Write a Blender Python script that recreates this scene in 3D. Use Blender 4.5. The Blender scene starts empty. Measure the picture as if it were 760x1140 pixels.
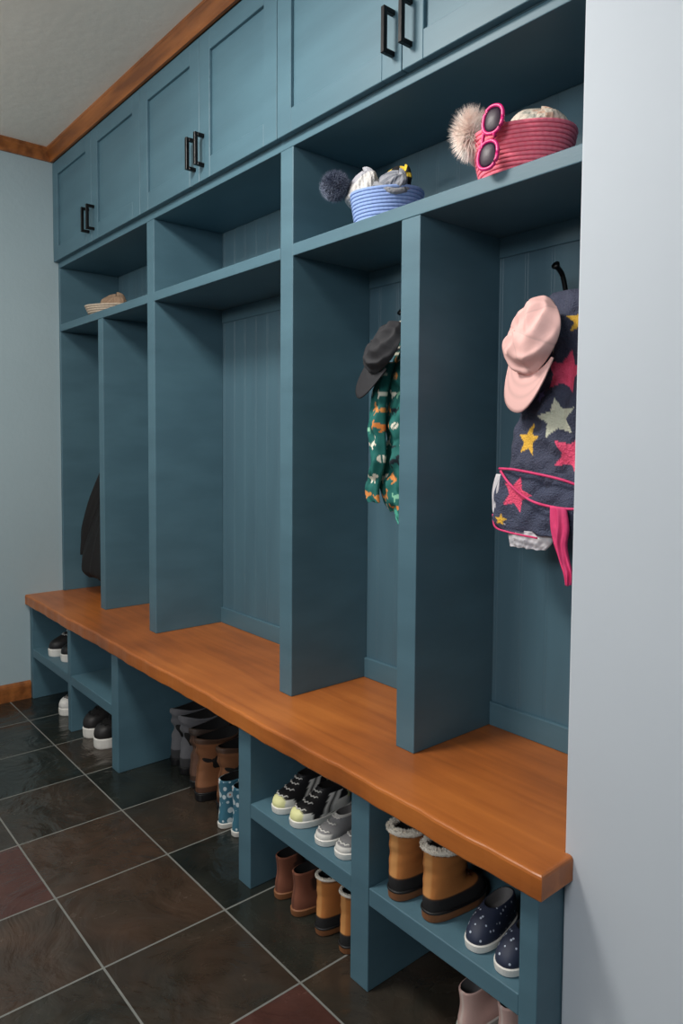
import bpy, bmesh, math, random
from mathutils import Vector, Matrix, noise
random.seed(7)
C=bpy.context.scene.collection
pi=math.pi
def lin(c):
    r=[]
    for v in c[:3]:
        v=v/255.; r.append(v/12.92 if v<=.04045 else ((v+.055)/1.055)**2.4)
    return tuple(r)
# ------------------------------------------------------------ materials
def base_mat(name,rough):
    m=bpy.data.materials.new(name); m.use_nodes=True
    nt=m.node_tree; b=nt.nodes['Principled BSDF']; b.inputs['Roughness'].default_value=rough
    return m,nt,b
def add_bump(nt,b,scale,strength,dist=.01,stretch=(1,1,1),detail=6):
    tc=nt.nodes.new('ShaderNodeTexCoord'); mp=nt.nodes.new('ShaderNodeMapping'); mp.inputs['Scale'].default_value=stretch
    n=nt.nodes.new('ShaderNodeTexNoise'); n.inputs['Scale'].default_value=scale; n.inputs['Detail'].default_value=detail
    bp=nt.nodes.new('ShaderNodeBump'); bp.inputs['Strength'].default_value=strength; bp.inputs['Distance'].default_value=dist
    nt.links.new(tc.outputs['Object'],mp.inputs['Vector']); nt.links.new(mp.outputs[0],n.inputs['Vector'])
    nt.links.new(n.outputs['Fac'],bp.inputs['Height']); nt.links.new(bp.outputs[0],b.inputs['Normal'])
    return n,mp
def mat(name,c,rough=.6,c2=None,nscale=6,bscale=60,bstr=.15,bdist=.002,stretch=(1,1,1),metal=0,spec=None,contrast=(.35,.65)):
    m,nt,b=base_mat(name,rough); b.inputs['Metallic'].default_value=metal
    if spec is not None: b.inputs['Specular IOR Level'].default_value=spec
    c=lin(c); c2=lin(c2) if c2 else tuple(v*.9 for v in c)
    add_bump(nt,b,bscale,bstr,bdist,stretch)
    tc=nt.nodes.new('ShaderNodeTexCoord'); mp=nt.nodes.new('ShaderNodeMapping'); mp.inputs['Scale'].default_value=stretch
    n=nt.nodes.new('ShaderNodeTexNoise'); n.inputs['Scale'].default_value=nscale; n.inputs['Detail'].default_value=5
    r=nt.nodes.new('ShaderNodeValToRGB'); r.color_ramp.elements[0].position=contrast[0]; r.color_ramp.elements[1].position=contrast[1]
    r.color_ramp.elements[0].color=(*c2,1); r.color_ramp.elements[1].color=(*c,1)
    nt.links.new(tc.outputs['Object'],mp.inputs[0]); nt.links.new(mp.outputs[0],n.inputs['Vector'])
    nt.links.new(n.outputs['Fac'],r.inputs[0]); nt.links.new(r.outputs[0],b.inputs['Base Color'])
    return m
def vmat(name,rough,bscale,bstr,bdist=.002):
    m,nt,b=base_mat(name,rough); add_bump(nt,b,bscale,bstr,bdist,detail=3)
    a=nt.nodes.new('ShaderNodeAttribute'); a.attribute_name='Col'
    nt.links.new(a.outputs['Color'],b.inputs['Base Color']); return m
M={}
M['blue']=mat('painted_blue_wood',(80,114,128),.5,(73,105,119),4,90,.12,.0015,(.5,1,3))
M['blue_bead']=mat('painted_blue_beadboard',(79,111,125),.5,(74,104,118),4,90,.1,.0015,(3,1,.5))
def bench_mat():
    m,nt,b=base_mat('stained_wood_worktop',.38); N=nt.nodes; K=nt.links
    tc=N.new('ShaderNodeTexCoord')
    mp=N.new('ShaderNodeMapping'); mp.inputs['Scale'].default_value=(.5,7,7); K.new(tc.outputs['Object'],mp.inputs[0])
    g=N.new('ShaderNodeTexNoise'); g.inputs['Scale'].default_value=5; g.inputs['Detail'].default_value=7; g.inputs['Distortion'].default_value=.5; K.new(mp.outputs[0],g.inputs['Vector'])
    p=N.new('ShaderNodeTexNoise'); p.inputs['Scale'].default_value=2.6; p.inputs['Detail'].default_value=5; K.new(tc.outputs['Object'],p.inputs['Vector'])
    ad=N.new('ShaderNodeMath'); ad.operation='MULTIPLY_ADD'; ad.inputs[1].default_value=.4
    ml=N.new('ShaderNodeMath'); ml.operation='MULTIPLY'; ml.inputs[1].default_value=.6; K.new(p.outputs['Fac'],ml.inputs[0])
    K.new(g.outputs['Fac'],ad.inputs[0]); K.new(ml.outputs[0],ad.inputs[2])
    r=N.new('ShaderNodeValToRGB'); e=r.color_ramp.elements
    e[0].position=.34; e[0].color=(*lin((134,74,34)),1); e[1].position=.68; e[1].color=(*lin((192,114,52)),1)
    x=e.new(.5); x.color=(*lin((168,95,42)),1)
    K.new(ad.outputs[0],r.inputs[0]); K.new(r.outputs[0],b.inputs['Base Color'])
    mr=N.new('ShaderNodeMapRange'); mr.inputs[3].default_value=.46; mr.inputs[4].default_value=.26; K.new(p.outputs['Fac'],mr.inputs[0]); K.new(mr.outputs[0],b.inputs['Roughness'])
    bp=N.new('ShaderNodeBump'); bp.inputs['Strength'].default_value=.15; bp.inputs['Distance'].default_value=.002
    K.new(g.outputs['Fac'],bp.inputs['Height']); K.new(bp.outputs[0],b.inputs['Normal']); return m
M['bench']=bench_mat()
M['trimwood']=mat('stained_wood_trim',(164,100,50),.42,(120,70,34),7,60,.25,.002,(.5,4,4))
M['wall_l']=mat('painted_wall_grey_blue',(164,184,191),.85,(160,180,187),2,45,.3,.004)
M['wall_r']=mat('painted_wall_pale_grey',(200,208,216),.8,(197,205,213),2,40,.12,.002)
M['ceil']=mat('textured_ceiling_paint',(240,234,224),.9,(234,228,218),2,24,.25,.005)
M['black']=mat('black_metal',(18,18,20),.35,(12,12,14),metal=.6)
M['rubber_w']=mat('white_rubber',(222,220,214),.6,(205,203,196))
M['rubber_k']=mat('black_rubber',(20,20,22),.5,(14,14,16))
M['rubber_b']=mat('brown_rubber',(150,98,60),.6,(120,76,45))
M['dark_lining']=mat('dark_shoe_lining',(30,28,28),.9,(20,20,20))
M['grey_lining']=mat('grey_shoe_lining',(120,118,118),.9,(100,98,98))
M['lace_w']=mat('white_lace',(215,213,208),.8)
M['lace_k']=mat('black_lace',(22,22,24),.8)
M['lace_b']=mat('brown_lace',(95,58,35),.8)
M['fur']=mat('cream_fur',(236,230,218),.95,(222,214,200),40)
M['leather']=vmat('coloured_leather',.5,120,.25,.001)
M['suede']=vmat('coloured_suede',.85,200,.35,.001)
M['fleece']=vmat('printed_fleece',.95,260,1.0,.005)
M['cloth']=vmat('printed_cloth',.8,260,.25,.001)
M['knit']=vmat('knitted_wool',.95,180,.8,.004)
M['rope']=vmat('cotton_rope',.9,300,.4,.001)
M['pinktrim']=mat('hot_pink_trim',(236,72,128),.7,(216,54,110),30)
M['whitefab']=mat('white_fabric',(225,222,226),.9,(200,198,205),20)
M['lens']=mat('dark_purple_lens',(44,20,44),.38,(34,14,36),spec=.25)
M['pinkplastic']=mat('pink_plastic',(232,44,128),.35)
M['mint']=mat('mint_fabric',(90,185,165),.8,(70,160,140))
# floor
def floor_mat():
    m,nt,b=base_mat('slate_tile_floor',.3); N=nt.nodes; K=nt.links
    g=N.new('ShaderNodeNewGeometry'); mp=N.new('ShaderNodeMapping'); mp.vector_type='POINT'
    S=.317; mp.inputs['Location'].default_value=(-.9262+S*20+.003,.2429+S*40+.003,0)
    K.new(g.outputs['Position'],mp.inputs[0])
    br=N.new('ShaderNodeTexBrick'); br.offset=0; br.squash=1
    br.inputs['Scale'].default_value=1; br.inputs['Brick Width'].default_value=S; br.inputs['Row Height'].default_value=S
    br.inputs['Mortar Size'].default_value=.0028; br.inputs['Mortar Smooth'].default_value=.2; br.inputs['Bias'].default_value=0
    K.new(mp.outputs[0],br.inputs['Vector'])
    dv=N.new('ShaderNodeVectorMath'); dv.operation='DIVIDE'; dv.inputs[1].default_value=(S,S,1); K.new(mp.outputs[0],dv.inputs[0])
    fl=N.new('ShaderNodeVectorMath'); fl.operation='FLOOR'; K.new(dv.outputs[0],fl.inputs[0])
    of=N.new('ShaderNodeVectorMath'); of.operation='ADD'; of.inputs[1].default_value=(8.3,2.1,0); K.new(fl.outputs[0],of.inputs[0])
    wn=N.new('ShaderNodeTexWhiteNoise'); wn.noise_dimensions='2D'; K.new(of.outputs[0],wn.inputs['Vector'])
    n=N.new('ShaderNodeTexNoise'); n.inputs['Scale'].default_value=3.0; n.inputs['Detail'].default_value=6; n.inputs['Distortion'].default_value=1.8
    K.new(g.outputs['Position'],n.inputs['Vector'])
    sm=N.new('ShaderNodeMath'); sm.operation='MULTIPLY_ADD'; sm.inputs[1].default_value=.9; sm.inputs[2].default_value=-.42
    K.new(n.outputs['Fac'],sm.inputs[0])
    ad=N.new('ShaderNodeMath'); ad.operation='MULTIPLY_ADD'; ad.inputs[1].default_value=.85; K.new(wn.outputs['Value'],ad.inputs[0]); K.new(sm.outputs[0],ad.inputs[2])
    r=N.new('ShaderNodeValToRGB'); e=r.color_ramp.elements
    e[0].position=.05; e[0].color=(*lin((32,36,34)),1); e[1].position=1; e[1].color=(*lin((70,55,45)),1)
    x=e.new(.3); x.color=(*lin((40,43,39)),1); x=e.new(.52); x.color=(*lin((50,46,40)),1); x=e.new(.78); x.color=(*lin((60,50,42)),1)
    K.new(ad.outputs[0],r.inputs[0])
    last=r.outputs[0]
    for idx in ((24,39),(21,38),(19,37)):
        ds=N.new('ShaderNodeVectorMath'); ds.operation='DISTANCE'; ds.inputs[1].default_value=(idx[0],idx[1],0)
        sx=N.new('ShaderNodeVectorMath'); sx.operation='MULTIPLY'; sx.inputs[1].default_value=(1,1,0); K.new(fl.outputs[0],sx.inputs[0]); K.new(sx.outputs[0],ds.inputs[0])
        lt=N.new('ShaderNodeMath'); lt.operation='LESS_THAN'; lt.inputs[1].default_value=.5; K.new(ds.outputs['Value'],lt.inputs[0])
        k=N.new('ShaderNodeMath'); k.operation='MULTIPLY'; k.inputs[1].default_value=.75; K.new(lt.outputs[0],k.inputs[0])
        mm=N.new('ShaderNodeMix'); mm.data_type='RGBA'; K.new(k.outputs[0],mm.inputs[0]); K.new(last,mm.inputs[6]); mm.inputs[7].default_value=(*lin((82,50,44)),1); last=mm.outputs[2]
    n3=N.new('ShaderNodeTexNoise'); n3.inputs['Scale'].default_value=9; n3.inputs['Detail'].default_value=7; n3.inputs['Distortion'].default_value=1.0
    K.new(g.outputs['Position'],n3.inputs['Vector'])
    r2=N.new('ShaderNodeValToRGB'); r2.color_ramp.elements[0].position=.3; r2.color_ramp.elements[0].color=(.8,.8,.8,1)
    r2.color_ramp.elements[1].position=.72; r2.color_ramp.elements[1].color=(1.2,1.18,1.14,1)
    K.new(n3.outputs['Fac'],r2.inputs[0])
    mx=N.new('ShaderNodeMix'); mx.data_type='RGBA'; mx.blend_type='MULTIPLY'; mx.inputs[0].default_value=1
    K.new(last,mx.inputs[6]); K.new(r2.outputs[0],mx.inputs[7])
    m2=N.new('ShaderNodeMix'); m2.data_type='RGBA'
    K.new(br.outputs['Fac'],m2.inputs[0]); K.new(mx.outputs[2],m2.inputs[6]); m2.inputs[7].default_value=(*lin((116,118,114)),1)
    K.new(m2.outputs[2],b.inputs['Base Color'])
    n2=N.new('ShaderNodeTexNoise'); n2.inputs['Scale'].default_value=4.5; n2.inputs['Detail'].default_value=5; n2.inputs['Distortion'].default_value=1.6
    K.new(g.outputs['Position'],n2.inputs['Vector'])
    ma=N.new('ShaderNodeMath'); ma.operation='MULTIPLY_ADD'; ma.inputs[1].default_value=-.25
    K.new(br.outputs['Fac'],ma.inputs[0]); K.new(n2.outputs['Fac'],ma.inputs[2])
    bp=N.new('ShaderNodeBump'); bp.inputs['Strength'].default_value=.65; bp.inputs['Distance'].default_value=.018
    K.new(ma.outputs[0],bp.inputs['Height']); K.new(bp.outputs[0],b.inputs['Normal'])
    mr=N.new('ShaderNodeMapRange'); mr.inputs[1].default_value=.3; mr.inputs[2].default_value=.7; mr.inputs[3].default_value=.12; mr.inputs[4].default_value=.3
    K.new(n3.outputs['Fac'],mr.inputs[0])
    mr2=N.new('ShaderNodeMath'); mr2.operation='MAXIMUM'; mg=N.new('ShaderNodeMath'); mg.operation='MULTIPLY'; mg.inputs[1].default_value=.75
    K.new(br.outputs['Fac'],mg.inputs[0]); K.new(mr.outputs[0],mr2.inputs[0]); K.new(mg.outputs[0],mr2.inputs[1]); K.new(mr2.outputs[0],b.inputs['Roughness'])
    return m
M['floor']=floor_mat()
def dots_mat(name,base,dot,scale,th,rough=.6,mid=None,th2=None):
    m,nt,b=base_mat(name,rough); N=nt.nodes; K=nt.links
    tc=N.new('ShaderNodeTexCoord'); v=N.new('ShaderNodeTexVoronoi'); v.inputs['Scale'].default_value=scale; v.inputs['Randomness'].default_value=.7
    K.new(tc.outputs['Object'],v.inputs['Vector'])
    r=N.new('ShaderNodeValToRGB'); r.color_ramp.interpolation='CONSTANT'
    r.color_ramp.elements[0].color=(*lin(dot),1); r.color_ramp.elements[1].position=th; r.color_ramp.elements[1].color=(*lin(base),1)
    if mid:
        r.color_ramp.elements[1].color=(*lin(mid),1); x=r.color_ramp.elements.new(th2); x.color=(*lin(base),1)
    K.new(v.outputs['Distance'],r.inputs[0]); K.new(r.outputs[0],b.inputs['Base Color']); return m
M['navydots']=dots_mat('navy_dotted_canvas',(38,46,68),(180,190,205),100,.22)
M['floral']=dots_mat('teal_patterned_rubber',(62,112,132),(222,130,80),44,.18,.35,(206,218,222),.44)
# ------------------------------------------------------------ builders
def mk(name,verts,faces,m,parent=None,smooth=False,off=None,cols=None,label=None):
    me=bpy.data.meshes.new(name)
    if off is not None: verts=[(v[0]-off[0],v[1]-off[1],v[2]-off[2]) for v in verts]
    me.from_pydata([tuple(v) for v in verts],[],faces); 
    bm=bmesh.new(); bm.from_mesh(me); bmesh.ops.recalc_face_normals(bm,faces=bm.faces); bm.to_mesh(me); bm.free()
    me.materials.append(m)
    if cols:
        a=me.color_attributes.new('Col','FLOAT_COLOR','POINT')
        for i,c in enumerate(cols): a.data[i].color=(c[0],c[1],c[2],1)
    if smooth: me.polygons.foreach_set('use_smooth',[True]*len(me.polygons))
    o=bpy.data.objects.new(name,me); C.objects.link(o)
    if parent is not None: o.parent=parent
    if label: o['label']=label
    return o
def thing(name,loc,label,cat,group=None,rot=(0,0,0)):
    e=bpy.data.objects.new(name,None); e.location=loc; e.rotation_euler=rot; e.empty_display_size=.05
    e['label']=label; e['category']=cat
    if group: e['group']=group
    C.objects.link(e); return e
def boxvf(x0,x1,y0,y1,z0,z1):
    v=[(x0,y0,z0),(x1,y0,z0),(x1,y1,z0),(x0,y1,z0),(x0,y0,z1),(x1,y0,z1),(x1,y1,z1),(x0,y1,z1)]
    f=[(0,3,2,1),(4,5,6,7),(0,1,5,4),(1,2,6,5),(2,3,7,6),(3,0,4,7)]
    return v,f
def multi(boxes):
    V=[];F=[]
    for b in boxes:
        v,f=boxvf(*b); n=len(V); V+=v; F+=[tuple(i+n for i in q) for q in f]
    return V,F
def bevel(o,w,seg=2,ang=.6):
    bm=bmesh.new(); bm.from_mesh(o.data)
    es=[e for e in bm.edges if len(e.link_faces)==2 and e.calc_face_angle(0)>ang]
    bmesh.ops.bevel(bm,geom=es,offset=w,segments=seg,profile=.5,affect='EDGES')
    bm.to_mesh(o.data); bm.free()
def box(name,b,m,parent=None,bev=.002,off=None,label=None):
    V,F=boxvf(*b); o=mk(name,V,F,m,parent,off=off,label=label)
    if bev: bevel(o,bev)
    return o
def struct(o): o['kind']='structure'; return o
def rings_mesh(rings,cap0=True,cap1=True):
    V=[];F=[];n=len(rings[0])
    for r in rings: V+=r
    for i in range(len(rings)-1):
        for j in range(n):
            a=i*n+j;b=i*n+(j+1)%n; F.append((a,b,b+n,a+n))
    if cap0: F.append(tuple(range(n-1,-1,-1)))
    if cap1: F.append(tuple((len(rings)-1)*n+j for j in range(n)))
    return V,F
def tube(path,r,n=8):
    R=[];P=[Vector(p) for p in path]
    for i,p in enumerate(P):
        t=(P[min(i+1,len(P)-1)]-P[max(i-1,0)]).normalized()
        a=Vector((0,0,1)) if abs(t.z)<.9 else Vector((1,0,0))
        u=t.cross(a).normalized(); w=t.cross(u)
        rr=r[i] if isinstance(r,(list,tuple)) else r
        R.append([tuple(p+u*math.cos(2*pi*k/n)*rr+w*math.sin(2*pi*k/n)*rr) for k in range(n)])
    return rings_mesh(R)
def join(parts):
    V=[];F=[]
    for v,f in parts:
        n=len(V); V+=list(v); F+=[tuple(i+n for i in q) for q in f]
    return V,F
def catmull(pts,n):
    out=[];P=[Vector(p) for p in pts];P=[P[0]*2-P[1]]+P+[P[-1]*2-P[-2]]
    for i in range(1,len(P)-2):
        for k in range(n):
            t=k/n;a,b,c,d=P[i-1:i+3]
            out.append(.5*((2*b)+(c-a)*t+(2*a-5*b+4*c-d)*t*t+(3*b-a-3*c+d)*t**3))
    out.append(P[-2]); return out
# ------------------------------------------------------------ dimensions
D=.2823; L=2.7277; HB=.48; WY=-.0773; T=.0577
D1,D2,D3,D4=.4645,.9295,1.764,2.2329
Z2b,Z2t,Z3b,Z3t,Z4=1.6895,1.7217,1.9796,2.0031,2.4499
BF=-.1706; BY=BF+.02; CE=2.505
# ------------------------------------------------------------ room shell
struct(box('floor',(-.1,4.6,-4.2,.42,-.08,0),M['floor'],bev=0))
struct(box('ceiling',(-.1,4.6,-4.2,.42,CE,CE+.08),M['ceil'],bev=0))
struct(box('wall_left',(-.1,0,-4.2,.42,0,CE),M['wall_l'],bev=0))
struct(box('wall_back',(0,L,D+.014,.42,0,CE),M['wall_l'],bev=0))
struct(box('wall_right',(L,4.6,WY,.42,0,CE),M['wall_r'],bev=.004))
def extr(name,prof,axis,a,b,m,parent=None,off=None):
    R=[]
    for t in (a,b):
        R.append([((t,h,z) if axis=='x' else (h,t,z)) for h,z in prof])
    V,F=rings_mesh(R); return mk(name,V,F,m,parent,off=off)
struct(extr('baseboard_left',[(0,.0),(.014,0),(.014,.062),(.011,.072),(.006,.076),(0,.08)],'y',-4.2,BY-.002,M['trimwood']))
def crownprof(s):
    return [(0,2.452),(s*.010,2.452),(s*.012,2.460),(s*.015,2.467),(s*.022,2.477),(s*.030,2.487),(s*.033,2.494),(s*.036,2.497),(s*.036,CE),(0,CE)]
struct(extr('trim_1',crownprof(1),'y',-4.2,-.022,M['trimwood']))
struct(extr('trim_2',[(-.0215+h,z) for h,z in crownprof(-1)],'x',0.0,L,M['trimwood']))
# ------------------------------------------------------------ locker unit
lo=(L/2,0,HB)
lk=thing('locker_unit',lo,'blue painted wooden locker unit with open cubbies above a bench','built-in lockers')
def bx(name,b,parent=None,off=None,bev=.002,m='blue'): return box(name,b,M[m],parent,bev,off)
bx('divider',(D1,D1+.05,0,D,HB,Z2b),lk,lo)
bx('divider',(D2,D2+T,0,D,HB,Z3b),lk,lo)
bx('divider',(D3,D3+T,0,D,HB,Z3b),lk,lo)
bx('divider',(D4,D4+T,0,D,HB,Z2b),lk,lo)
bx('side_panel',(.0005,.02,0,D,HB,Z3b),lk,lo)
bx('side_panel',(L-.018,L-.0005,0,D,HB,Z3b),lk,lo)
bx('shelf',(.02,D2,-.001,D,Z2b,Z2t),lk,lo)
bx('shelf',(D2+T,D3,-.001,D,Z2b,Z2t),lk,lo)
bx('shelf',(D3+T,L-.018,-.001,D,Z2b,Z2t),lk,lo)
bx('top_panel',(.0005,L-.0005,0,D,Z3b,Z3t),lk,lo)
prof=[];x=.001
while x<L-.002:
    for dx,dy in ((0,0),(.060,0),(.0612,.0006),(.0624,0),(.0650,-.0003),(.0676,0),(.0688,.0006),(.070,0)):
        if x+dx<L-.001: prof.append((x+dx,D+dy))
    x+=.072
prof.append((L-.001,D)); prof.append((L-.001,D+.013)); prof.append((.001,D+.013))
R=[[(a,b,z) for a,b in prof] for z in (HB,Z3b)]
V,F=rings_mesh(R); mk('back_panel',V,F,M['blue_bead'],lk,off=lo)
for a,b in ((.02,D1),(D1+.05,D2),(D2+T,D3),(D3+T,D4),(D4+T,L-.018)):
    bx('base_rail',(a,b,D-.010,D,HB,HB+.06),lk,lo)
    bx('hook_rail',(a,b,D-.004,D,Z2b-.05,Z2b),lk,lo)
# ------------------------------------------------------------ upper cabinets
def handle(parent,x,z,off):
    h=.05;y0=-.0215
    V,F=multi([(x-.0055,x+.0055,y0-.034,y0-.023,z-h,z+h),(x-.0055,x+.0055,y0-.0235,y0,z+h-.011,z+h),(x-.0055,x+.0055,y0-.0235,y0,z-h,z-h+.011)])
    o=mk('handle',V,F,M['black'],parent,off=off,label='black square bar handle'); bevel(o,.001,1); return o
def door(parent,x0,x1,z0,z1,hx,off):
    s=.062;y0=-.0215;y1=-.0008
    V,F=multi([(x0,x0+s,y0,y1,z0,z1),(x1-s,x1,y0,y1,z0,z1),(x0+s,x1-s,y0,y1,z1-s,z1),(x0+s,x1-s,y0,y1,z0,z0+s),(x0+s-.001,x1-s+.001,y0+.010,y1,z0+s-.001,z1-s+.001)])
    o=mk('door',V,F,M['blue'],parent,off=off); bevel(o,.0014,1)
    h=handle(o,hx,2.093,off)
cabs=[(.001,.4637,.9205),(.9215,1.3545,1.7745),(1.7755,2.249,L-.001)]
for i,(x0,xm,x1) in enumerate(cabs):
    off=((x0+x1)/2,0,Z3t)
    c=thing('upper_cabinet',off,'blue painted two-door wall cabinet with black bar handles','cabinet','upper cabinets above the lockers')
    box('body',(x0,x1,0,D,Z3t+.0003,CE-.001),M['blue'],c,.001,off)
    door(c,x0+.001,xm-.0012,Z3t+.002,Z4-.002,xm-.027,off)
    door(c,xm+.0012,x1-.001,Z3t+.002,Z4-.002,xm+.027,off)
# ------------------------------------------------------------ bench top
bo=(L/2,.05,HB-.0486)
bench=thing('bench_top',bo,'long golden-brown stained wooden bench seat over the cubbies','bench')
pl=[]
n=140
for i in range(n+1):
    x=.0005+(2.745-.0005)*i/n
    pl.append((x,BF+(0.0020*math.sin(x*9)+.0014*math.sin(x*31+1)+.0008*math.sin(x*77)) if 0<i<n else BF))
pl+=[(2.745,WY-.0008),(L-.0008,WY-.0008),(L-.0008,D),(.0005,D)]
zt=HB;zb=HB-.0465
sec=[(zb,.003),(zb+.002,.001),(zb+.004,0),(zt-.007,0),(zt-.003,.0014),(zt-.001,.0035),(zt,.007)]
R=[]
for z,ins in sec:
    r=[]
    for j,(x,y) in enumerate(pl):
        yy=y; xx=x
        if j<=n: yy=y+ins
        if j==n or j==n+1: xx=x-ins
        r.append((xx,yy,z))
    R.append(r)
V,F=rings_mesh(R); mk('worktop',V,F,M['bench'],bench,off=bo,smooth=False)
# ------------------------------------------------------------ base cubbies
ZB=zb-.0003
def base_unit(x0,x1,lw,mw,xm,rw,label):
    off=((x0+x1)/2,.06,0)
    t=thing('shoe_cubby',off,label,'shoe cubby','shoe cubbies under the bench')
    bx('side_panel',(x0,x0+lw,BY,D,0,ZB),t,off)
    bx('divider',(xm,xm+mw,BY,D,0,ZB),t,off)
    bx('side_panel',(x1-rw,x1,BY,D,0,ZB),t,off)
    for a,b in ((x0+lw,xm),(xm+mw,x1-rw)):
        bx('shelf',(a,b,BY+.001,D-.012,.1945,.2335),t,off)
    bx('back_panel',(x0+lw,x1-rw,D-.012,D,0,ZB),t,off,.0)
    return t
base_unit(.0008,.9903,.035,.035,.487,.0577,'blue painted shoe cubby with shelf beside the side wall')
base_unit(1.7874,L-.0008,.0577,.0577,2.2481,.0372,'blue painted shoe cubby with shelf holding children\'s shoes')
struct(box('baseboard_back',(.991,1.787,D-.012,D+.0135,0,ZB),M['blue'],bev=0))
# ------------------------------------------------------------ hooks
for i,(x,z) in enumerate(((.24,1.5),(2.05,1.455),(2.515,1.492))):
    h=thing('coat_hook',(x,D-.0005,z),'black metal coat hook screwed to the locker back','hook','coat hooks')
    V,F=boxvf(-.012,.012,-.006,0,-.035,.04); o=mk('plate',V,F,M['black'],h); bevel(o,.002)
    p1=catmull([(0,-.004,-.010),(0,-.028,-.016),(0,-.055,.000),(-.001,-.064,.036),(-.003,-.074,.062),(-.004,-.098,.078)],6)
    p2=catmull([(0,-.004,-.02),(0,-.022,-.034),(0,-.036,-.03),(0,-.042,-.008)],6)
    V,F=join([tube(p1,[.0055]*(len(p1)-2)+[.0085,.0095]),tube(p2,[.0045]*(len(p2)-1)+[.0065])])
    mk('prong',V,F,M['black'],h,smooth=True)
# ------------------------------------------------------------ shoes
def sgnpow(v,e): return math.copysign(abs(v)**e,v)
class Sh:
    def __init__(s,L,W,H,sh,lay,ex=2.5,sl=0):
        s.L,s.W,s.H,s.sh,s.lay,s.ex,s.sl=L,W,H,sh,lay,ex,sl
    def prm(s,u):
        l=s.lay
        if u<=l[0][0]: return l[0][1:]
        for i in range(len(l)-1):
            if u<=l[i+1][0]:
                t=(u-l[i][0])/(l[i+1][0]-l[i][0])
                a=l[max(i-1,0)];b=l[i];c=l[i+1];d=l[min(i+2,len(l)-1)]
                return [.5*(2*b[k]+(c[k]-a[k])*t+(2*a[k]-5*b[k]+4*c[k]-d[k])*t*t+(3*b[k]-a[k]-3*c[k]+d[k])*t**3) for k in (1,2,3)]
        return l[-1][1:]
    def pt(s,u,a,grow=0,scale=1):
        f,b,w=s.prm(min(u,1)); 
        y0=-s.L/2+f*s.L; y1=-s.L/2+b*s.L; cy=(y0+y1)/2; hl=(y1-y0)/2*scale; hw=s.W/2*w*scale
        ca,sa=math.cos(a),math.sin(a); e=2/s.ex
        if s.sl and u>.3:
            k=1+s.sl*(noise.noise(Vector((math.sin(a)*1.2,math.cos(a)*1.2,u*7)))*1.6+.4*math.sin(u*22+2*math.sin(a+u*3)))*min(1,(u-.3)*5)
            hl*=k; hw*=k
        px=hw*sgnpow(sa,e); py=cy-hl*sgnpow(ca,e)
        t=(py+s.L/2)/s.L
        long=(y1-y0)/s.L
        wm=1-(.16*max(0,min(1,(t-.3)/.4)))*max(0,(long-.5)*2)
        px*=wm
        px+=sa*grow; py-=ca*grow
        zz=s.sh+u*s.H
        if s.sl: zz+=s.sl*.12*math.sin(a*2+1)*u*u; px+=s.sl*.1*math.sin(u*4)
        return (px,py,zz)
LOW=[(0,.0,1,.97),(.18,-.005,1.0,1.0),(.36,.03,1.0,.97),(.5,.13,1.0,.86),(.64,.26,.99,.74),(.8,.36,.98,.64),(1,.44,.97,.56)]
HIGH=[(0,.0,1,.97),(.12,0,1,1),(.24,.03,1,.95),(.34,.12,.99,.84),(.46,.26,.97,.74),(.6,.36,.96,.68),(.8,.39,.97,.68),(1,.39,.99,.72)]
BOOT=[(0,.0,1,.97),(.08,0,1,1),(.16,.03,1,.97),(.23,.12,.99,.92),(.31,.25,.98,.88),(.4,.34,.97,.86),(.6,.36,.97,.88),(.8,.34,.98,.92),(1,.33,.99,.95)]
TALL=[(0,.0,1,.95),(.08,0,1,1),(.16,.03,1,.95),(.23,.12,.99,.86),(.31,.27,.98,.78),(.4,.38,.96,.74),(.6,.40,.96,.80),(.8,.37,.99,.90),(1,.34,1.02,.98)]
SLIP=[(0,.0,1,.97),(.2,-.005,1.0,1.0),(.42,.03,1.0,.95),(.62,.1,1.0,.88),(.82,.2,.99,.78),(1,.34,.97,.64)]
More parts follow.
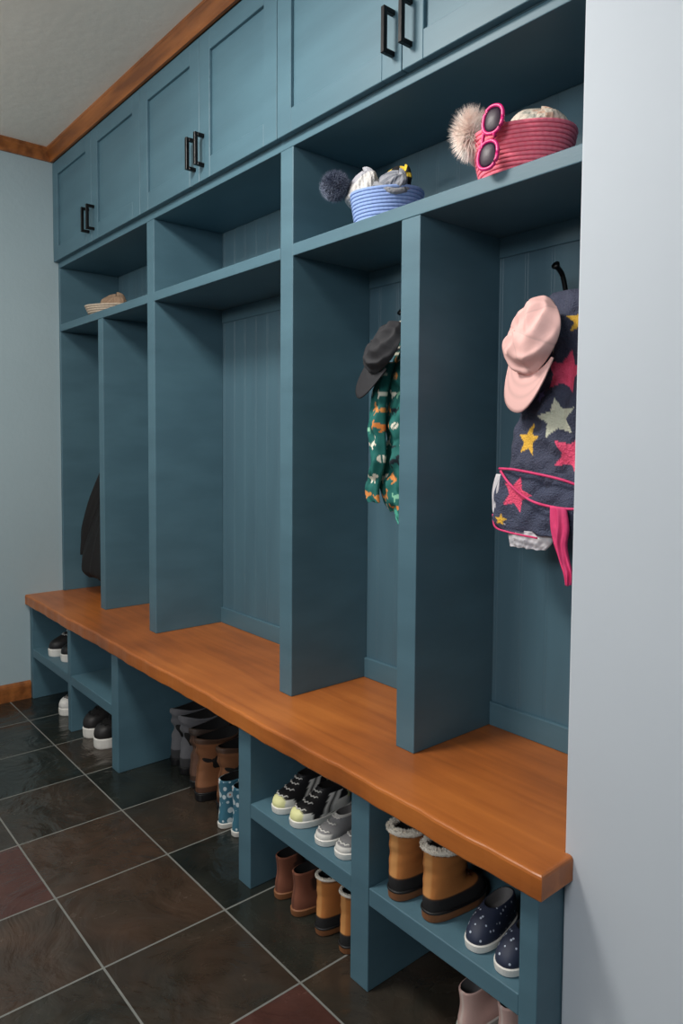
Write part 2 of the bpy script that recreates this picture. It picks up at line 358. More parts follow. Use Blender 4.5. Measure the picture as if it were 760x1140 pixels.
def shoe(name,loc,label,group,L,W,H,sh,lay,colf,umat,sole,lining='dark_lining',lace=None,lr=(.45,.9),nl=5,tongue=None,cuff=None,rot=0,cat='shoe',N=40,R_=26,strap=None,bow=True,sl=0,cf=(.006,.005,1500)):
    s=Sh(L,W,H,sh,lay,sl=sl)
    if sl: R_=48
    e=thing(name,loc,label,cat,group,(0,0,rot))
    A=[2*pi*j/N for j in range(N)]
    rings=[];cols=[]
    for i in range(R_+1):
        u=i/R_; rings.append([s.pt(u,a) for a in A])
        for a in A:
            p=s.pt(u,a); cols.append(lin(colf(u,(p[1]+L/2)/L,a)))
    V,F=rings_mesh(rings,True,False)
    lip=[s.pt(1,a,scale=.9) for a in A]; lip=[(x,y,z+.001) for x,y,z in lip]
    n0=len(V); V+=lip; cols+=[cols[-N+j] for j in range(N)]
    for j in range(N): F.append((n0-N+j,n0-N+(j+1)%N,n0+(j+1)%N,n0+j))
    mk('upper',V,F,M[umat],e,True,cols=cols)
    inn=[[(x,y,z+.0005) for x,y,z in [s.pt(1,a,scale=.9) for a in A]]]
    for u,sc in ((.85,.82),(.6,.75),(.45,.65)): inn.append([s.pt(1,a,scale=sc)[:2]+(s.sh+u*H,) for a in A])
    V,F=rings_mesh(inn,False,True); mk('lining',V,F,M[lining],e,True)
    so=[]
    for z,g in ((0,.0),(.12,.002),(.5,.003),(.9,.0035),(1.0,.001)):
        so.append([s.pt(0,a,g)[:2]+(z*(sh+.004),) for a in A])
    V,F=rings_mesh(so); mk('sole',V,F,M[sole],e,False)
    if lace:
        parts=[]
        for k in range(nl):
            u=lr[0]+(lr[1]-lr[0])*k/(nl-1)
            da=.62
            path=[s.pt(u+(.03 if q%2 else 0),-da+2*da*q/8,.0025) for q in range(9)]
            parts.append(tube(path,.0018,6))
        if bow:
            top=Vector(s.pt(lr[1],0,.006))
            for sg in (-1,1):
                parts.append(tube(catmull([top,top+Vector((sg*.012,-.006,.006)),top+Vector((sg*.022,-.008,-.002)),top+Vector((sg*.012,-.008,-.006)),top+Vector((0,-.002,0))],5),.0016,6))
                parts.append(tube(catmull([top,top+Vector((sg*.008,-.01,-.006)),top+Vector((sg*.014,-.012,-.02))],5),.0016,6))
        V,F=join(parts); mk('laces',V,F,M[lace],e,True)
    if tongue:
        g=[]
        for i in range(9):
            u=.62+.42*i/8; r=[]
            for q in range(7):
                a=-.5+1.0*q/6
                p=s.pt(min(u,1),a,-.003 if u<.95 else -.001); z=p[2] if u<=1 else sh+u*H
                r.append((p[0],p[1]-(u-1)*.02*(u>1),z))
            g.append(r+[(x*.95,y+.004,z) for x,y,z in reversed(r)])
        V,F=rings_mesh(g); mk('tongue',V,F,M[tongue],e,True)
    if cuff:
        V=[];F=[]
        for i in range(cf[2]):
            a=random.random()*2*pi; b=random.random()*2*pi
            p=Vector(s.pt(1,a,0)); rad=Vector((math.sin(a),-math.cos(a),0))
            nrm=rad*math.cos(b)+Vector((0,0,1))*math.sin(b)
            q=p+nrm*cf[0]*.75+Vector((0,0,.002)); ln=cf[1]*(.7+.6*random.random())
            d=(nrm+Vector((random.uniform(-.5,.5),random.uniform(-.5,.5),random.uniform(-.5,.5)))).normalized()
            t=d.orthogonal().normalized()*.0015; w=d.cross(t)
            k=len(V); V+=[q+t,q-t*.5+w*.8,q-t*.5-w*.8,q+d*ln]; F+=[(k,k+1,k+3),(k+1,k+2,k+3),(k+2,k,k+3)]
        c=tube([s.pt(1,2*pi*j/24,.001) for j in range(25)],cf[0],8)
        V2,F2=join([([tuple(v) for v in V],F),c]); mk('fur_cuff',V2,F2,M[cuff],e,False)
    if strap:
        parts=[]
        for u in strap[1]:
            parts.append(tube([s.pt(u,a,.002) for a in A]+[s.pt(u,A[0],.002)],.0028,6))
        V,F=join(parts); mk('welt',V,F,M[strap[0]],e,True)
    return e
def dup(e,loc,rot=0,label=None):
    c=e.copy(); c.location=loc; c.rotation_euler=(0,0,rot); C.objects.link(c)
    if label: c['label']=label
    for ch in e.children:
        k=ch.copy(); k.parent=c; C.objects.link(k)
    return c
S=.2336
def toe(x,yt,Ls,z=0): return (x,yt+Ls/2,z+.0003)
def cf1(u,t,a):
    if t<.09 and u<.45: return (226,226,165)
    if t<.22 and u<.36: return (228,227,220)
    if .32<t-.3*u<.40 and u<.8: return (226,225,220)
    if .46<t-.3*u<.54 and u<.8: return (226,225,220)
    if t>.88 and u>.4: return (226,226,165)
    if t>.62 and u<.5: return (228,227,220)
    return (26,26,29)
g='sneakers on the shoe shelf'
a=shoe('sneaker',toe(1.922,-.128,.18,S),'black sneaker with white stripes and pale yellow toe on shelf',g,.18,.072,.062,.014,LOW,cf1,'leather','rubber_w',lace='lace_w',tongue='lace_k',rot=.03,N=72,R_=44,bow=False,nl=4)
dup(a,toe(2.01,-.132,.18,S),-.05)
def cf2(u,t,a):
    if t<.15 and u<.35: return (205,203,198)
    if u>.9: return (180,178,174)
    return (122,122,124)
a=shoe('sneaker',toe(2.108,-.132,.13,S),'small grey canvas sneaker with white sole on shelf',g,.13,.062,.042,.012,LOW,cf2,'suede','rubber_w','grey_lining',lace='lace_w',rot=.02,nl=3,bow=False)
dup(a,toe(2.181,-.130,.13,S),-.02)
def cfb(u,t,a):
    if u<.22: return (24,24,26)
    if u<.25: return (60,40,28)
    if abs(a if a<pi else a-2*pi)<.5 and u>.3: return (150,88,40)
    if abs(a-pi)<.22: return (202,142,82)
    if u>.93: return (140,90,48)
    return (184,116,58)
g='fur lined winter boots'
a=shoe('winter_boot',toe(2.363,-.138,.165,S),'tan leather winter boot with black rubber foot and fleece rim',g,.165,.074,.128,.016,BOOT,cfb,'suede','rubber_b',lace='lace_b',lr=(.38,.85),nl=5,cuff='fur',strap=('rubber_k',[.03]),cat='boot',rot=pi+.03,sl=.025)
dup(a,toe(2.458,-.132,.165,S),pi-.03)
a=shoe('winter_boot',toe(2.095,-.120,.145),'small tan winter boot with black rubber foot on tiles',g,.145,.062,.125,.014,BOOT,cfb,'suede','rubber_b',lace='lace_b',lr=(.38,.85),nl=5,cuff='fur',strap=('rubber_k',[.03]),cat='boot',rot=pi,sl=.02,cf=(.0035,.002,600))
dup(a,toe(2.18,-.115,.145),pi-.03)
g='navy slip-on shoes'
cfn=lambda u,t,a:(40,50,80)
a=shoe('slip_on_shoe',toe(2.562,-.13,.145,S),'navy slip-on shoe with white dots and white sole',g,.145,.062,.048,.012,SLIP,cfn,'navydots','rubber_w','grey_lining',rot=.1)
dup(a,toe(2.641,-.135,.145,S),-.02)
def cfc(u,t,a):
    if .42<t<.68 and u>.45: return (60,36,26)
    if abs(a-pi)<.12: return (90,52,38)
    return (122,72,52)
g='brown ankle boots'
a=shoe('ankle_boot',toe(1.918,-.118,.14),'small brown suede ankle boot with elastic side panel',g,.14,.062,.095,.014,HIGH,cfc,'suede','rubber_b',cat='boot',rot=pi+.02)
dup(a,toe(2.002,-.125,.14),pi-.02)
def cfp(u,t,a):
    if t<.22 and u<.4: return (228,220,212)
    if abs(a-pi)<.15: return (236,216,206)
    return (222,184,174)
g='pale pink boots'
a=shoe('ankle_boot',toe(2.510,-.085,.14),'small pale pink upright boot with white laces on floor',g,.14,.06,.078,.014,HIGH,cfp,'suede','rubber_w','grey_lining',lace='lace_w',lr=(.35,.9),tongue='lace_w',rot=pi,cat='boot')
dup(a,toe(2.586,-.055,.14),pi-.05)
def cfk(u,t,a):
    return (28,28,30)
g='black sneakers in the cubby'
a=shoe('sneaker',toe(.20,-.13,.24,S),'black sneaker with white sole and white laces on shelf',g,.24,.088,.125,.03,HIGH,cfk,'leather','rubber_w',lace='lace_w',tongue='lace_k')
dup(a,toe(.315,-.115,.24,S),-.03)
shoe('sneaker',toe(.31,-.125,.25),'black sneaker with thick white toe and sole on floor',g,.25,.09,.10,.028,LOW,lambda u,t,a:(215,214,210) if t<.25 and u<.5 else (30,30,32),'leather','rubber_w',lace='lace_k')
a=shoe('sneaker',toe(.585,-.13,.28),'large black sneaker with thick white sole on floor',g,.28,.105,.115,.036,LOW,lambda u,t,a:(36,34,34),'leather','rubber_w',lace='lace_k',tongue='lace_k',rot=.16)
dup(a,toe(.715,-.135,.28),.14)
g='boots under the bench'
a=shoe('tall_boot',toe(1.045,.03,.235),'slouchy grey winter boot standing on tiles',g,.235,.090,.185,.02,TALL,lambda u,t,a:(112,112,116) if u>.2 else (56,56,58),'suede','rubber_k',cat='boot',rot=pi+.02,strap=('rubber_k',[.03]),sl=.07)
dup(a,toe(1.142,.02,.235),pi-.1)
def cfbr(u,t,a):
    if u<.12: return (66,46,36)
    if u>.88: return (72,60,54)
    if abs(a-pi)<.15: return (80,58,46)
    return (116,84,68)
a=shoe('tall_boot',toe(1.240,.0,.24),'slouchy brown leather boot with dark collar standing on tiles',g,.24,.090,.18,.022,TALL,cfbr,'leather','rubber_k',cat='boot',lace='lace_k',lr=(.4,.9),rot=pi+.05,sl=.06)
def cft(u,t,a):
    if u<.13: return (84,54,38)
    if u>.92: return (84,60,46)
    if abs(a-pi)<.15: return (112,74,50)
    return (148,98,66)
a=shoe('tall_boot',toe(1.340,-.03,.245),'tan leather boot with dark collar standing on tiles',g,.245,.090,.185,.022,TALL,cft,'leather','rubber_k',cat='boot',rot=pi-.03,strap=('rubber_k',[.03]),sl=.045)
dup(a,toe(1.438,-.01,.245),pi+.05)
g='patterned rain boots'
a=shoe('rain_boot',toe(1.528,-.058,.16),'teal rubber rain boot with white and orange print',g,.16,.062,.135,.013,BOOT,lambda u,t,a:(60,130,150),'floral','rubber_w',cat='boot',rot=pi+.03)
dup(a,toe(1.598,-.05,.16),pi-.03)
# ------------------------------------------------------------ baskets
def basket(name,loc,label,r0,r1,H,n,col,col2,flat=1,inner=(60,60,60),rot=0):
    e=thing(name,loc,label,'basket','rope baskets on the shelf',(0,0,rot))
    N=132;rings=[];cols=[]
    prof=[(0.0005,.002),(r0*.5,.001),(r0*.95,.0)]
    cr=H/n/2
    for k in range(n):
        rr=r0+(r1-r0)*(k/(n-1))**.8
        for q in range(7):
            an=-pi/2+pi*q/6
            prof.append((rr+cr*.6*math.cos(an),cr+2*cr*k+cr*math.sin(an)))
    th=cr*1.3
    outn=len(prof)
    prof.append((r1-th*.5,H+.0005)); prof.append((r1-th,H-.003)); prof.append((r0-th,.006)); prof.append((0.001,.006))
    for i,(r,z) in enumerate(prof):
        ring=[]
        for j in range(N):
            a=2*pi*j/N
            k=max(0,(i-3)//7)
            rip=.0004*math.sin(a*44+k*1.3) if 3<=i<outn and (i-3)%7 in(1,2,3,4,5) else 0
            wob=1+.02*math.sin(2*a+1)*(z/H)
            ring.append(((r*wob+rip)*math.cos(a),(r*wob+rip)*math.sin(a)*flat,z+(.004*math.sin(a*2+.5))*(z/H)))
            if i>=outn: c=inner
            else: c=col if (math.sin(a*44+k*1.3)>-.5 and (i-3)%7 in (1,2,3,4,5)) else col2
            cols.append(lin(c))
        rings.append(ring)
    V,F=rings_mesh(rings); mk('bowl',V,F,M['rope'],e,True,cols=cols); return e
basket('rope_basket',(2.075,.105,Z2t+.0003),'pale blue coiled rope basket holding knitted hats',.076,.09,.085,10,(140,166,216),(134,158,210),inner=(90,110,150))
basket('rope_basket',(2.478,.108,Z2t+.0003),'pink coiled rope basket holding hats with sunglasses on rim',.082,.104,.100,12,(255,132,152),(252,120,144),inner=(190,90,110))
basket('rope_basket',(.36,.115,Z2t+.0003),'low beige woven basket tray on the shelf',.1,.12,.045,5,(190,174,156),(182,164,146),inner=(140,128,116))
def tuft(center,r,n,ln,w,seed,flat=(1,1,1)):
    rnd=random.Random(seed);V=[];F=[];c=Vector(center)
    for i in range(n):
        z=rnd.uniform(-1,1);a=rnd.uniform(0,2*pi);s=math.sqrt(1-z*z);d=Vector((s*math.cos(a)*flat[0],s*math.sin(a)*flat[1],z*flat[2]))
        d2=(d+Vector([rnd.uniform(-.45,.45) for _ in range(3)])).normalized()
        t=d2.orthogonal().normalized()*w; q=d2.cross(t)
        k=len(V);b=c+d*r*.55; e=c+d*r*.75+d2*(ln*rnd.uniform(.6,1.2))
        V+=[b+t,b-t*.5+q*.87,b-t*.5-q*.87,e]; F+=[(k,k+1,k+3),(k+1,k+2,k+3),(k+2,k,k+3)]
    return [tuple(v) for v in V],F
def sph(center,r,n=16,m=10,flat=(1,1,1)):
    R=[]
    for i in range(m+1):
        t=pi*i/m; R.append([(center[0]+flat[0]*max(r*math.sin(t),1e-4)*math.cos(2*pi*j/n),center[1]+flat[1]*max(r*math.sin(t),1e-4)*math.sin(2*pi*j/n),center[2]+flat[2]*r*math.cos(t)) for j in range(n)])
    return rings_mesh(R)
def beanie(loc,rot,label,colf,rx,ry,h,pom=None,cuffc=(220,220,216),slump=.12,fl=(1,1,1)):
    e=thing('knitted_hat',loc,label,'hat','knitted hats in baskets',(0,0,0))
    rm=Matrix.Rotation(rot[2],3,'Z')@Matrix.Rotation(rot[1],3,'Y')@Matrix.Rotation(rot[0],3,'X')
    tr=lambda vs:[tuple(rm@Vector(v)) for v in vs]
    N=144;Rr=[];cols=[]
    for i in range(37):
        t=i/36; z=h*math.sin(t*pi/2); s=max(math.cos(t*pi/2)**.6,.01)
        rg=[]
        for j in range(N):
            a=2*pi*j/N; rib=1+.03*math.sin(a*24)*(1-t)+slump*math.sin(a*3+t*5)*.6+slump*.5*math.sin(a*5-t*9)
            zz=z*(1+slump*1.6*math.sin(a*2+1.3)*(t))+slump*h*.5*math.sin(a*3+t*7)*t
            rg.append((rx*s*rib*math.cos(a)+slump*.12*t,ry*s*rib*math.sin(a),zz)); cols.append(lin(colf(t,a)))
        Rr.append(rg)
    V,F=rings_mesh(Rr); mk('crown',tr(V),F,M['knit'],e,True,cols=cols)
    V,F=tube([(rx*(1.03+slump*.4*math.sin(6*pi*j/40))*math.cos(2*pi*j/40),ry*1.03*math.sin(2*pi*j/40),.006+slump*.05*math.sin(4*pi*j/40)) for j in range(41)],.008,10)
    mk('cuff',tr(V),F,M['knit'],e,True,cols=[lin(cuffc)]*len(V))
    if pom:
        V,F=join([tuft(pom[0],pom[1],pom[4],pom[2],.0010,3,fl),sph(pom[0],pom[1]*.7,flat=fl)])
        mk('pom_pom',V,F,M[pom[3]],e,False)
    return e
M['pomdark']=mat('dark_speckled_yarn',(150,160,180),.95,(44,54,80),260,contrast=(.42,.6))
M['pomcream']=mat('cream_fur_pompom',(255,250,244),.95,(255,236,226),40)
beanie((2.02,.085,1.808),(.15,-.25,0),'pale grey knitted hat with dark speckled pom-pom',lambda t,a:(208,206,204) if t<.55 else (176,176,184),.048,.042,.060,((-.046,-.065,.030),.038,.014,'pomdark',3000),(196,194,192),slump=.13)
beanie((2.09,.115,1.812),(.1,.25,.4),'black and yellow knitted hat folded in basket',lambda t,a:(232,196,60) if math.sin(t*14)>.3 else (24,24,26),.036,.034,.056,None,(30,30,32))
beanie((2.118,.075,1.798),(.1,.2,.2),'grey knitted hat folded in basket',lambda t,a:(148,150,158) if math.sin(a*8)>0 else (122,126,136),.040,.032,.042,None,(140,142,148),slump=.15)
beanie((2.425,.075,1.80),(.1,-.3,.3),'cream knitted hat with fluffy fur pom-pom',lambda t,a:(232,214,198),.042,.04,.05,((-.022,-.044,.034),.036,.027,'pomcream',2600),(236,226,214),fl=(.8,.8,1.25))
beanie((2.50,.115,1.80),(.05,.05,.6),'beige knitted hat with faint coloured patches',lambda t,a:(214,178,156) if (int(t*7)+int(a*3))%6==0 else ((186,184,172) if (int(t*7)+int(a*3))%7==2 else (224,212,196)),.064,.056,.070,None,(218,206,190),slump=.07)
beanie((.36,.115,1.742),(0,0,.3),'beige felt hat heaped in woven tray',lambda t,a:(156,130,108),.07,.06,.072,None,(130,106,88),slump=.12)
# sunglasses
sg=thing('sunglasses',(2.494,-.020,1.785),'hot pink plastic sunglasses hanging on the pink basket rim','sunglasses',None,(-.08,.10,.10))
parts=[];lens=[]
def fr(t,k):
    c,s_=math.cos(t),math.sin(t)
    return (.0215*k*math.copysign(abs(c)**.85,c),.027*k*math.copysign(abs(s_)**.85,s_))
for s in (-1,1):
    cz=s*.034
    ring=[(fr(2*pi*k/40,1)[0],0,cz+fr(2*pi*k/40,1)[1]) for k in range(41)]
    parts.append(tube(ring,.0038,8))
    R=[[(fr(2*pi*k/32,q)[0],y,cz+fr(2*pi*k/32,q)[1]) for k in range(32)] for q,y in ((.2,-.0035),(.7,-.002),(.97,.0),(.97,.001))]
    lens.append(rings_mesh(R))
parts.append(tube([(.006,0,-.008),(.012,-.002,0),(.006,0,.008)],.0035,8))
V,F=join(parts); mk('frame',V,F,M['pinkplastic'],sg,True)
V,F=join(lens); mk('lens',V,F,M['lens'],sg,True)
V,F=join([tube(catmull([(-.004,.002,.058),(-.006,.03,.058),(-.012,.07,.045)],6),.003,6)]); mk('temple_arm',V,F,M['pinkplastic'],sg,True)
V,F=join([tube(catmull([(-.020,.002,-.045),(-.022,.006,-.02),(-.022,.008,.045)],6),.0035,6)]); mk('temple_arm',V,F,M['pinkplastic'],sg,True)
# ------------------------------------------------------------ garments
def interp(rows,t):
    n=len(rows)-1; f=t*n; i=min(int(f),n-1); u=f-i
    a=rows[max(i-1,0)];b=rows[i];c=rows[i+1];d=rows[min(i+2,n)]
    return [.5*(2*b[k]+(c[k]-a[k])*u+(2*a[k]-5*b[k]+4*c[k]-d[k])*u*u+(3*b[k]-a[k]-3*c[k]+d[k])*u**3) for k in range(5)]
def garment(name,parent,off,rows,m,colf=None,folds=4,amp=.008,nr=90,nc=60,ph=0,label=None,sq=.5,edge=0,crum=0):
    R=[];cols=[]
    for i in range(nr+1):
        t=i/nr; z,xl,xr,yf,yb=interp(rows,t); ring=[]
        xl+=edge*math.sin(t*13+ph)+crum*.6*noise.noise(Vector((3,ph,z*30))); xr+=edge*math.sin(t*11+2+ph)
        ym=(yf+yb)/2
        for j in range(nc+1):
            c=j/nc; s=math.sin(pi*c)**sq if 0<c<1 else 0
            fold=amp*(math.sin(folds*2*pi*c+ph+1.8*math.sin(3*t+ph))+.5*math.sin(folds*3.7*pi*c+7*t)+.35*math.sin(9*t+5*c+ph)+.3*math.sin(21*t-9*c))*s*min(1,t*4+.2)
            x=xl+(xr-xl)*c
            if crum: fold+=crum*s*min(1,t*4+.2)*(abs(noise.noise(Vector((x*16+ph,z*13,ph))))*2.2-.5+.8*noise.noise(Vector((x*38,z*30,ph+4))))
            y=ym+(yf-ym)*s-fold
            ring.append((x,y,z-.5*amp*math.sin(folds*2*pi*c+ph)*max(0,(t-.9)*10)))
            cols.append(lin(colf(x,z,1)) if colf else (1,1,1))
        for j in range(1,nc,3):
            c=1-j/nc; s=math.sin(pi*c)**.5; x=xl+(xr-xl)*c
            ring.append((x,ym+(yb-ym)*s,z)); cols.append(lin(colf(x,z,0)) if colf else (1,1,1))
        R.append(ring)
    V,F=rings_mesh(R); return mk(name,V,F,M[m],parent,True,off=off,cols=cols if colf else None,label=label)
def star(x,z,cx,cz,r,rot=0):
    dx,dz=x-cx,z-cz; d=math.hypot(dx,dz)
    if d>r: return False
    a=(math.atan2(dx,dz)-rot)%(2*pi/5); a=min(a,2*pi/5-a)
    ri=r*.47
    ax,ay=r,0; bx_,by=ri*math.cos(pi/5),ri*math.sin(pi/5)
    px,py=d*math.cos(a),d*math.sin(a)
    return (bx_-ax)*(py-ay)-(by-ay)*(px-ax)>=0
PK=(252,92,130);CR=(222,222,200);YE=(244,192,74)
stars=[(2.556,1.338,.048,.2,PK),(2.546,1.242,.045,-.2,CR),(2.474,1.196,.036,.1,YE),(2.582,1.168,.045,.35,PK),(2.580,1.445,.030,.0,YE),(2.645,1.25,.04,.2,YE),(2.635,1.39,.04,.1,CR),(2.51,1.40,.02,.3,CR),(2.50,1.29,.016,.2,(120,110,170))]
def cj(x,z,f):
    for s in stars:
        if star(x,z,*s[:4]): return s[4]
    return (74,78,98)
jo=(2.52,.2,1.2)
jk=thing('fleece_jacket',jo,'navy fleece jacket with pink, cream and yellow stars on hook','jacket')
garment('body',jk,jo,[(1.515,2.485,2.58,.195,.235),(1.49,2.460,2.63,.180,.255),(1.45,2.446,2.655,.170,.268),(1.38,2.438,2.665,.164,.268),(1.31,2.430,2.668,.158,.268),(1.24,2.415,2.67,.150,.268),(1.17,2.406,2.67,.144,.268),(1.11,2.404,2.665,.142,.268),(1.05,2.41,2.655,.148,.268)],'fleece',cj,2.2,.005,170,130,edge=.002,sq=.3,crum=.012)
garment('hem_flap',jk,jo,[(1.128,2.412,2.64,.135,.152),(1.10,2.404,2.645,.133,.155),(1.07,2.396,2.648,.132,.155),(1.03,2.394,2.645,.133,.155),(1.005,2.400,2.64,.135,.155),(.995,2.42,2.62,.137,.153)],'fleece',lambda x,z,f: PK if star(x,z,2.458,1.078,.042,.3) else (YE if star(x,z,2.42,1.02,.014,.1) else (74,80,102)),2.5,.003,80,100,1.,sq=.2,edge=.003,crum=.006)
V,F=join([tube(catmull([(2.41,.138,1.133),(2.46,.121,1.133),(2.52,.119,1.126),(2.58,.121,1.116),(2.63,.130,1.10)],8),.0028,8),
 tube(catmull([(2.418,.132,1.128),(2.45,.120,1.103),(2.49,.116,1.078),(2.53,.115,1.064),(2.59,.117,1.058),(2.635,.126,1.062)],8),.0028,8),
 tube(catmull([(2.395,.138,1.03),(2.407,.131,1.003),(2.45,.126,.995),(2.52,.126,.99)],8),.0022,8)])
mk('trim',V,F,M['pinktrim'],jk,True,off=jo,label='hot pink binding')
garment('lining',jk,jo,[(1.120,2.392,2.425,.140,.17),(1.08,2.382,2.43,.138,.17),(1.04,2.384,2.43,.138,.17),(1.01,2.40,2.45,.138,.17)],'whitefab',None,2,.003,20,20,label='white fleece lining')
garment('lining',jk,jo,[(1.0,2.425,2.54,.139,.165),(.98,2.428,2.54,.139,.165),(.962,2.434,2.525,.141,.16)],'whitefab',None,4,.002,20,40,label='white fleece lining')
garment('sleeve_cuff',jk,jo,[(1.060,2.556,2.594,.108,.125),(1.02,2.560,2.602,.105,.125),(.985,2.568,2.598,.106,.125),(.955,2.580,2.604,.107,.124),(.93,2.592,2.612,.108,.122),(.905,2.598,2.610,.11,.120)],'pinktrim',None,2,.003,40,24,label='hot pink cuff')
# teal jacket
blobs=[];rn=random.Random(5)
for zi in range(11):
    for xi in range(5):
        blobs.append((1.965+xi*.043+rn.uniform(-.007,.007)+(zi%2)*.02,1.008+zi*.044+rn.uniform(-.007,.007),rn.choice([(222,132,60),(226,146,76),(238,232,214),(238,232,214),(12,30,40),(130,190,160)]),rn.uniform(-.7,.7),rn.choice([0,0,0,1,2,3])))
def ct(x,z,f):
    if z>1.42 and abs(((z-1.42)*60)%1-.5)<.18: return (228,224,206)
    for bx_,bz,c,r,k in blobs:
        dx,dz=(x-bx_)/1.4,(z-bz)/1.4
        if abs(dx)>.02 or abs(dz)>.02: continue
        u=dx*math.cos(r)+dz*math.sin(r); v=-dx*math.sin(r)+dz*math.cos(r)
        if k==0:
            if (u/.010)**2+(v/.0042)**2<1 or (u-.011)**2+(v-.005)**2<.0038**2: return c
            if -.010<v<0 and (abs(u+.007)<.0015 or abs(u-.006)<.0015): return c
            if abs(u+.011)<.0012 and 0<v<.008: return c
        elif k==1:
            if abs(v)<.003*(1-(u/.011)**2) or (abs(u)<.0011 and abs(v)<.007): return c
        elif k==2:
            if (u/.005)**2+(v/.0075)**2<1 and not abs(u)<.001: return c
        else:
            if abs(u)<.0015 and abs(v)<.009: return c
            if v>0 and (abs(abs(u)-v*.5)<.0012) and v<.009: return c
    return (24,104,98)
to=(2.05,.2,1.2)
tj=thing('patterned_jacket',to,'teal jacket printed with small orange and white animals on hook','jacket')
garment('body',tj,to,[(1.515,2.010,2.044,.205,.235),(1.48,2.0,2.09,.195,.26),(1.40,1.992,2.12,.185,.268),(1.33,1.985,2.135,.17,.268),(1.25,1.980,2.14,.162,.268),(1.17,1.985,2.14,.158,.268),(1.09,1.984,2.13,.16,.268),(1.03,1.992,2.115,.165,.268),(1.005,2.005,2.105,.170,.26)],'cloth',ct,1.8,.006,190,140,.5,edge=.004,crum=.015,sq=.4)
garment('sleeve',tj,to,[(1.40,1.998,2.04,.15,.19),(1.32,1.985,2.035,.135,.17),(1.22,1.976,2.035,.126,.16),(1.14,1.984,2.035,.126,.16),(1.07,1.974,2.022,.128,.155),(1.03,1.98,2.018,.13,.152)],'cloth',ct,1.2,.004,130,80,.2,edge=.004,crum=.011)
garment('hem_lining',tj,to,[(1.03,2.035,2.10,.165,.2),(1.0,2.04,2.095,.165,.2),(.975,2.058,2.09,.168,.19)],'mint',None,2,.004,16,24,label='mint green lining')
# dark coat
co=(.22,.15,.9)
ck=thing('coat',co,'black adult coat hanging inside the end locker','coat')
garment('body',ck,co,[(1.505,.23,.25,.205,.235),(1.42,.20,.30,.215,.262),(1.3,.20,.34,.20,.268),(1.1,.20,.37,.17,.268),(.95,.13,.39,.12,.268),(.80,.065,.41,.075,.268),(.68,.04,.42,.040,.268),(.60,.04,.42,.03,.268),(.57,.07,.41,.05,.26)],'cloth',lambda x,z,f:(11,11,13),3,.007,70,50,edge=.003)
garment('sleeve',ck,co,[(1.36,.20,.26,.17,.22),(1.15,.21,.28,.13,.2),(.98,.15,.24,.09,.18),(.80,.08,.18,.055,.14),(.66,.06,.15,.05,.13)],'cloth',lambda x,z,f:(12,12,14),2,.005,50,30)
# ------------------------------------------------------------ caps
def cap(name,loc,label,f,u,col,col2,rx=.074,ry=.086,h=.10,bl=.068,bw=.95,curve=2.2,wrk=.03,dent=.008):
    f=Vector(f).normalized(); u=Vector(u); u=(u-f*u.dot(f)).normalized(); Y=-f; X=Y.cross(u)
    m=Matrix((X,Y,u)).transposed()
    e=thing(name,loc,label,'cap','baseball caps on hooks')
    tr=lambda vs:[tuple(m@Vector(v)) for v in vs]
    N=120;R=[];cols=[]
    for i in range(33):
        t=i/32*pi/2; s=max(math.cos(t)**.55,.01); z=h*math.sin(t)
        rg=[]
        for j in range(N):
            a=2*pi*j/N; sm=abs(math.sin(a*3)); seam=1-.010*max(0,1-sm*14)
            wr=1+wrk*math.sin(a*4+i*.19)*math.cos(t)*.5+wrk*.6*math.sin(a*9-i*.26)*math.sin(2*t)*.4
            px=rx*s*seam*wr*math.cos(a); py=ry*s*seam*wr*math.sin(a)
            zz=z*(1-.38*math.exp(-((a-.9*pi)/.7)**2))+.004*math.sin(a*5+i*.35)*math.sin(2*t)
            zz-=dent*math.sin(t)*(abs(noise.noise(Vector((px*22,py*22,h*50))))*2.5)
            rg.append((px,py,zz)); cols.append(lin(tuple(c*(.93 if sm<.05 else 1) for c in col)))
        R.append(rg)
    for i,(q,z) in enumerate(((.96,.0),(.9,.02),(.75,.03),(.4,.035))):
        R.insert(0,[(rx*q*math.cos(2*pi*j/N),ry*q*math.sin(2*pi*j/N),z*h/.08) for j in range(N)]); cols=[lin(col2)]*N+cols
    V,F=rings_mesh(R,True,True); mk('crown',tr(V),F,M['cloth'],e,True,cols=cols)
    nn=36; top=[]
    for i in range(nn+1):
        s=-1+2*i/nn
        x0=bw*rx*s; y0=-ry*math.sqrt(max(0,1-(bw*s)**2))
        ln=bl*(1-abs(s)**4)**.5
        row=[]
        for k in range(11):
            q=k/10; x=x0*(1+.08*q); y=y0-ln*q
            row.append((x,y,.003-curve*x*x-.008*q*q*(1-s*s)))
        top.append(row)
    V=[];F=[];W9=11
    for sg in (0,1):
        for r in top:
            for p in r: V.append((p[0],p[1],p[2]-.0028*sg))
    n1=(nn+1)*W9
    for i in range(nn):
        for k in range(W9-1):
            a0=i*W9+k; F.append((a0,a0+1,a0+W9+1,a0+W9)); b0=a0+n1; F.append((b0,b0+W9,b0+W9+1,b0+1))
        F.append((i*W9+W9-1,i*W9+W9-1+n1,(i+1)*W9+W9-1+n1,(i+1)*W9+W9-1)); F.append((i*W9,(i+1)*W9,(i+1)*W9+n1,i*W9+n1))
    bc=[]
    for sg in (0,1):
        for r in top:
            for k in range(W9): bc.append(lin(tuple(c*(.94 if k in (3,6) else 1) for c in col)))
    mk('brim',tr(V),F,M['cloth'],e,True,cols=bc)
    V,F=sph((0,0,h*.90),.005,12,8); mk('button',tr(V),F,M['cloth'],e,True,cols=[lin(col)]*len(V))
    return e
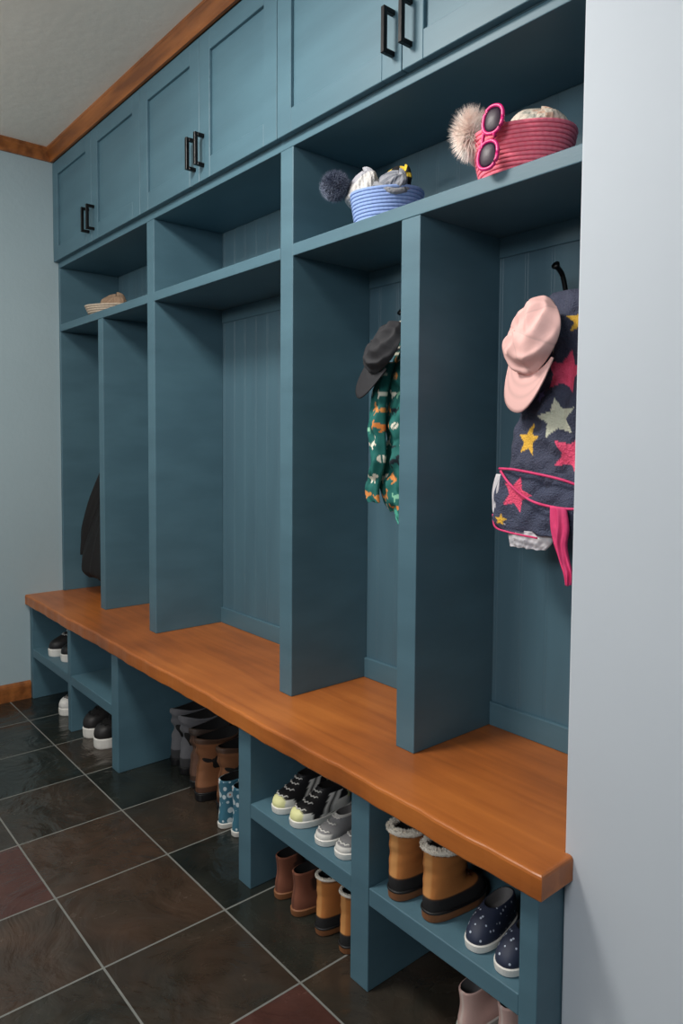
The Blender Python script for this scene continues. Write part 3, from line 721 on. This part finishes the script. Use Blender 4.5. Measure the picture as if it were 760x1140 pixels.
cap('baseball_cap',(2.513,.118,1.412),'pale pink baseball cap hanging over the star jacket',(-.38,-.02,-.92),(-.40,-.90,.10),(242,194,188),(214,160,156),rx=.080,ry=.080,h=.056,bl=.084,wrk=.08,curve=1.0)
cap('baseball_cap',(2.052,.13,1.432),'charcoal black baseball cap hanging over the teal jacket',(-.72,-.08,-.74),(-.10,-.85,.50),(44,44,48),(26,26,28),rx=.064,ry=.074,h=.048,bl=.084,wrk=.07,curve=1.4)
# ------------------------------------------------------------ lights
def area(name,loc,target,size,energy,col,sy=None):
    l=bpy.data.lights.new(name,'AREA'); l.energy=energy; l.size=size; l.color=col
    if sy: l.shape='RECTANGLE'; l.size_y=sy
    o=bpy.data.objects.new(name,l); o.location=loc; C.objects.link(o)
    d=Vector(target)-Vector(loc); o.rotation_euler=d.to_track_quat('-Z','Y').to_euler(); return o
area('ceiling_light',(1.9,-.95,2.44),(1.9,-.65,0),.4,32,(1,.96,.9))
area('window_light',(3.3,-3.0,2.3),(1.7,0,.6),1.1,42,(.95,.97,1),.8)
area('ceiling_fill',(1.0,-2.3,1.9),(.8,-1.7,3),.5,22,(1,.95,.88))  # added fill, aimed up to brighten the ceiling; not a fixture of the room
w=bpy.data.worlds.new('World'); bpy.context.scene.world=w; w.use_nodes=True
w.node_tree.nodes['Background'].inputs[0].default_value=(.88,.94,1,1); w.node_tree.nodes['Background'].inputs[1].default_value=.15
# ------------------------------------------------------------ camera
yaw,pit,rol,f=.8760,.0522,.0065,797.24
Fv=Vector((-math.sin(yaw)*math.cos(pit),math.cos(yaw)*math.cos(pit),-math.sin(pit)))
Rv=Vector((math.cos(yaw),math.sin(yaw),0)); Uv=Rv.cross(Fv)
R2=Rv*math.cos(rol)+Uv*math.sin(rol); U2=Uv*math.cos(rol)-Rv*math.sin(rol)
cm=bpy.data.cameras.new('Camera'); co_=bpy.data.objects.new('Camera',cm); C.objects.link(co_)
m=Matrix((R2,U2,-Fv)).transposed().to_4x4(); m.translation=Vector((3.3993,-1.1656,1.1918)); co_.matrix_world=m
cm.sensor_fit='VERTICAL'; cm.sensor_height=24; cm.lens=f/1140*24; cm.shift_x=.00733; cm.shift_y=-.0327; cm.clip_start=.02
bpy.context.scene.camera=co_
bpy.context.scene.view_settings.view_transform='Standard'
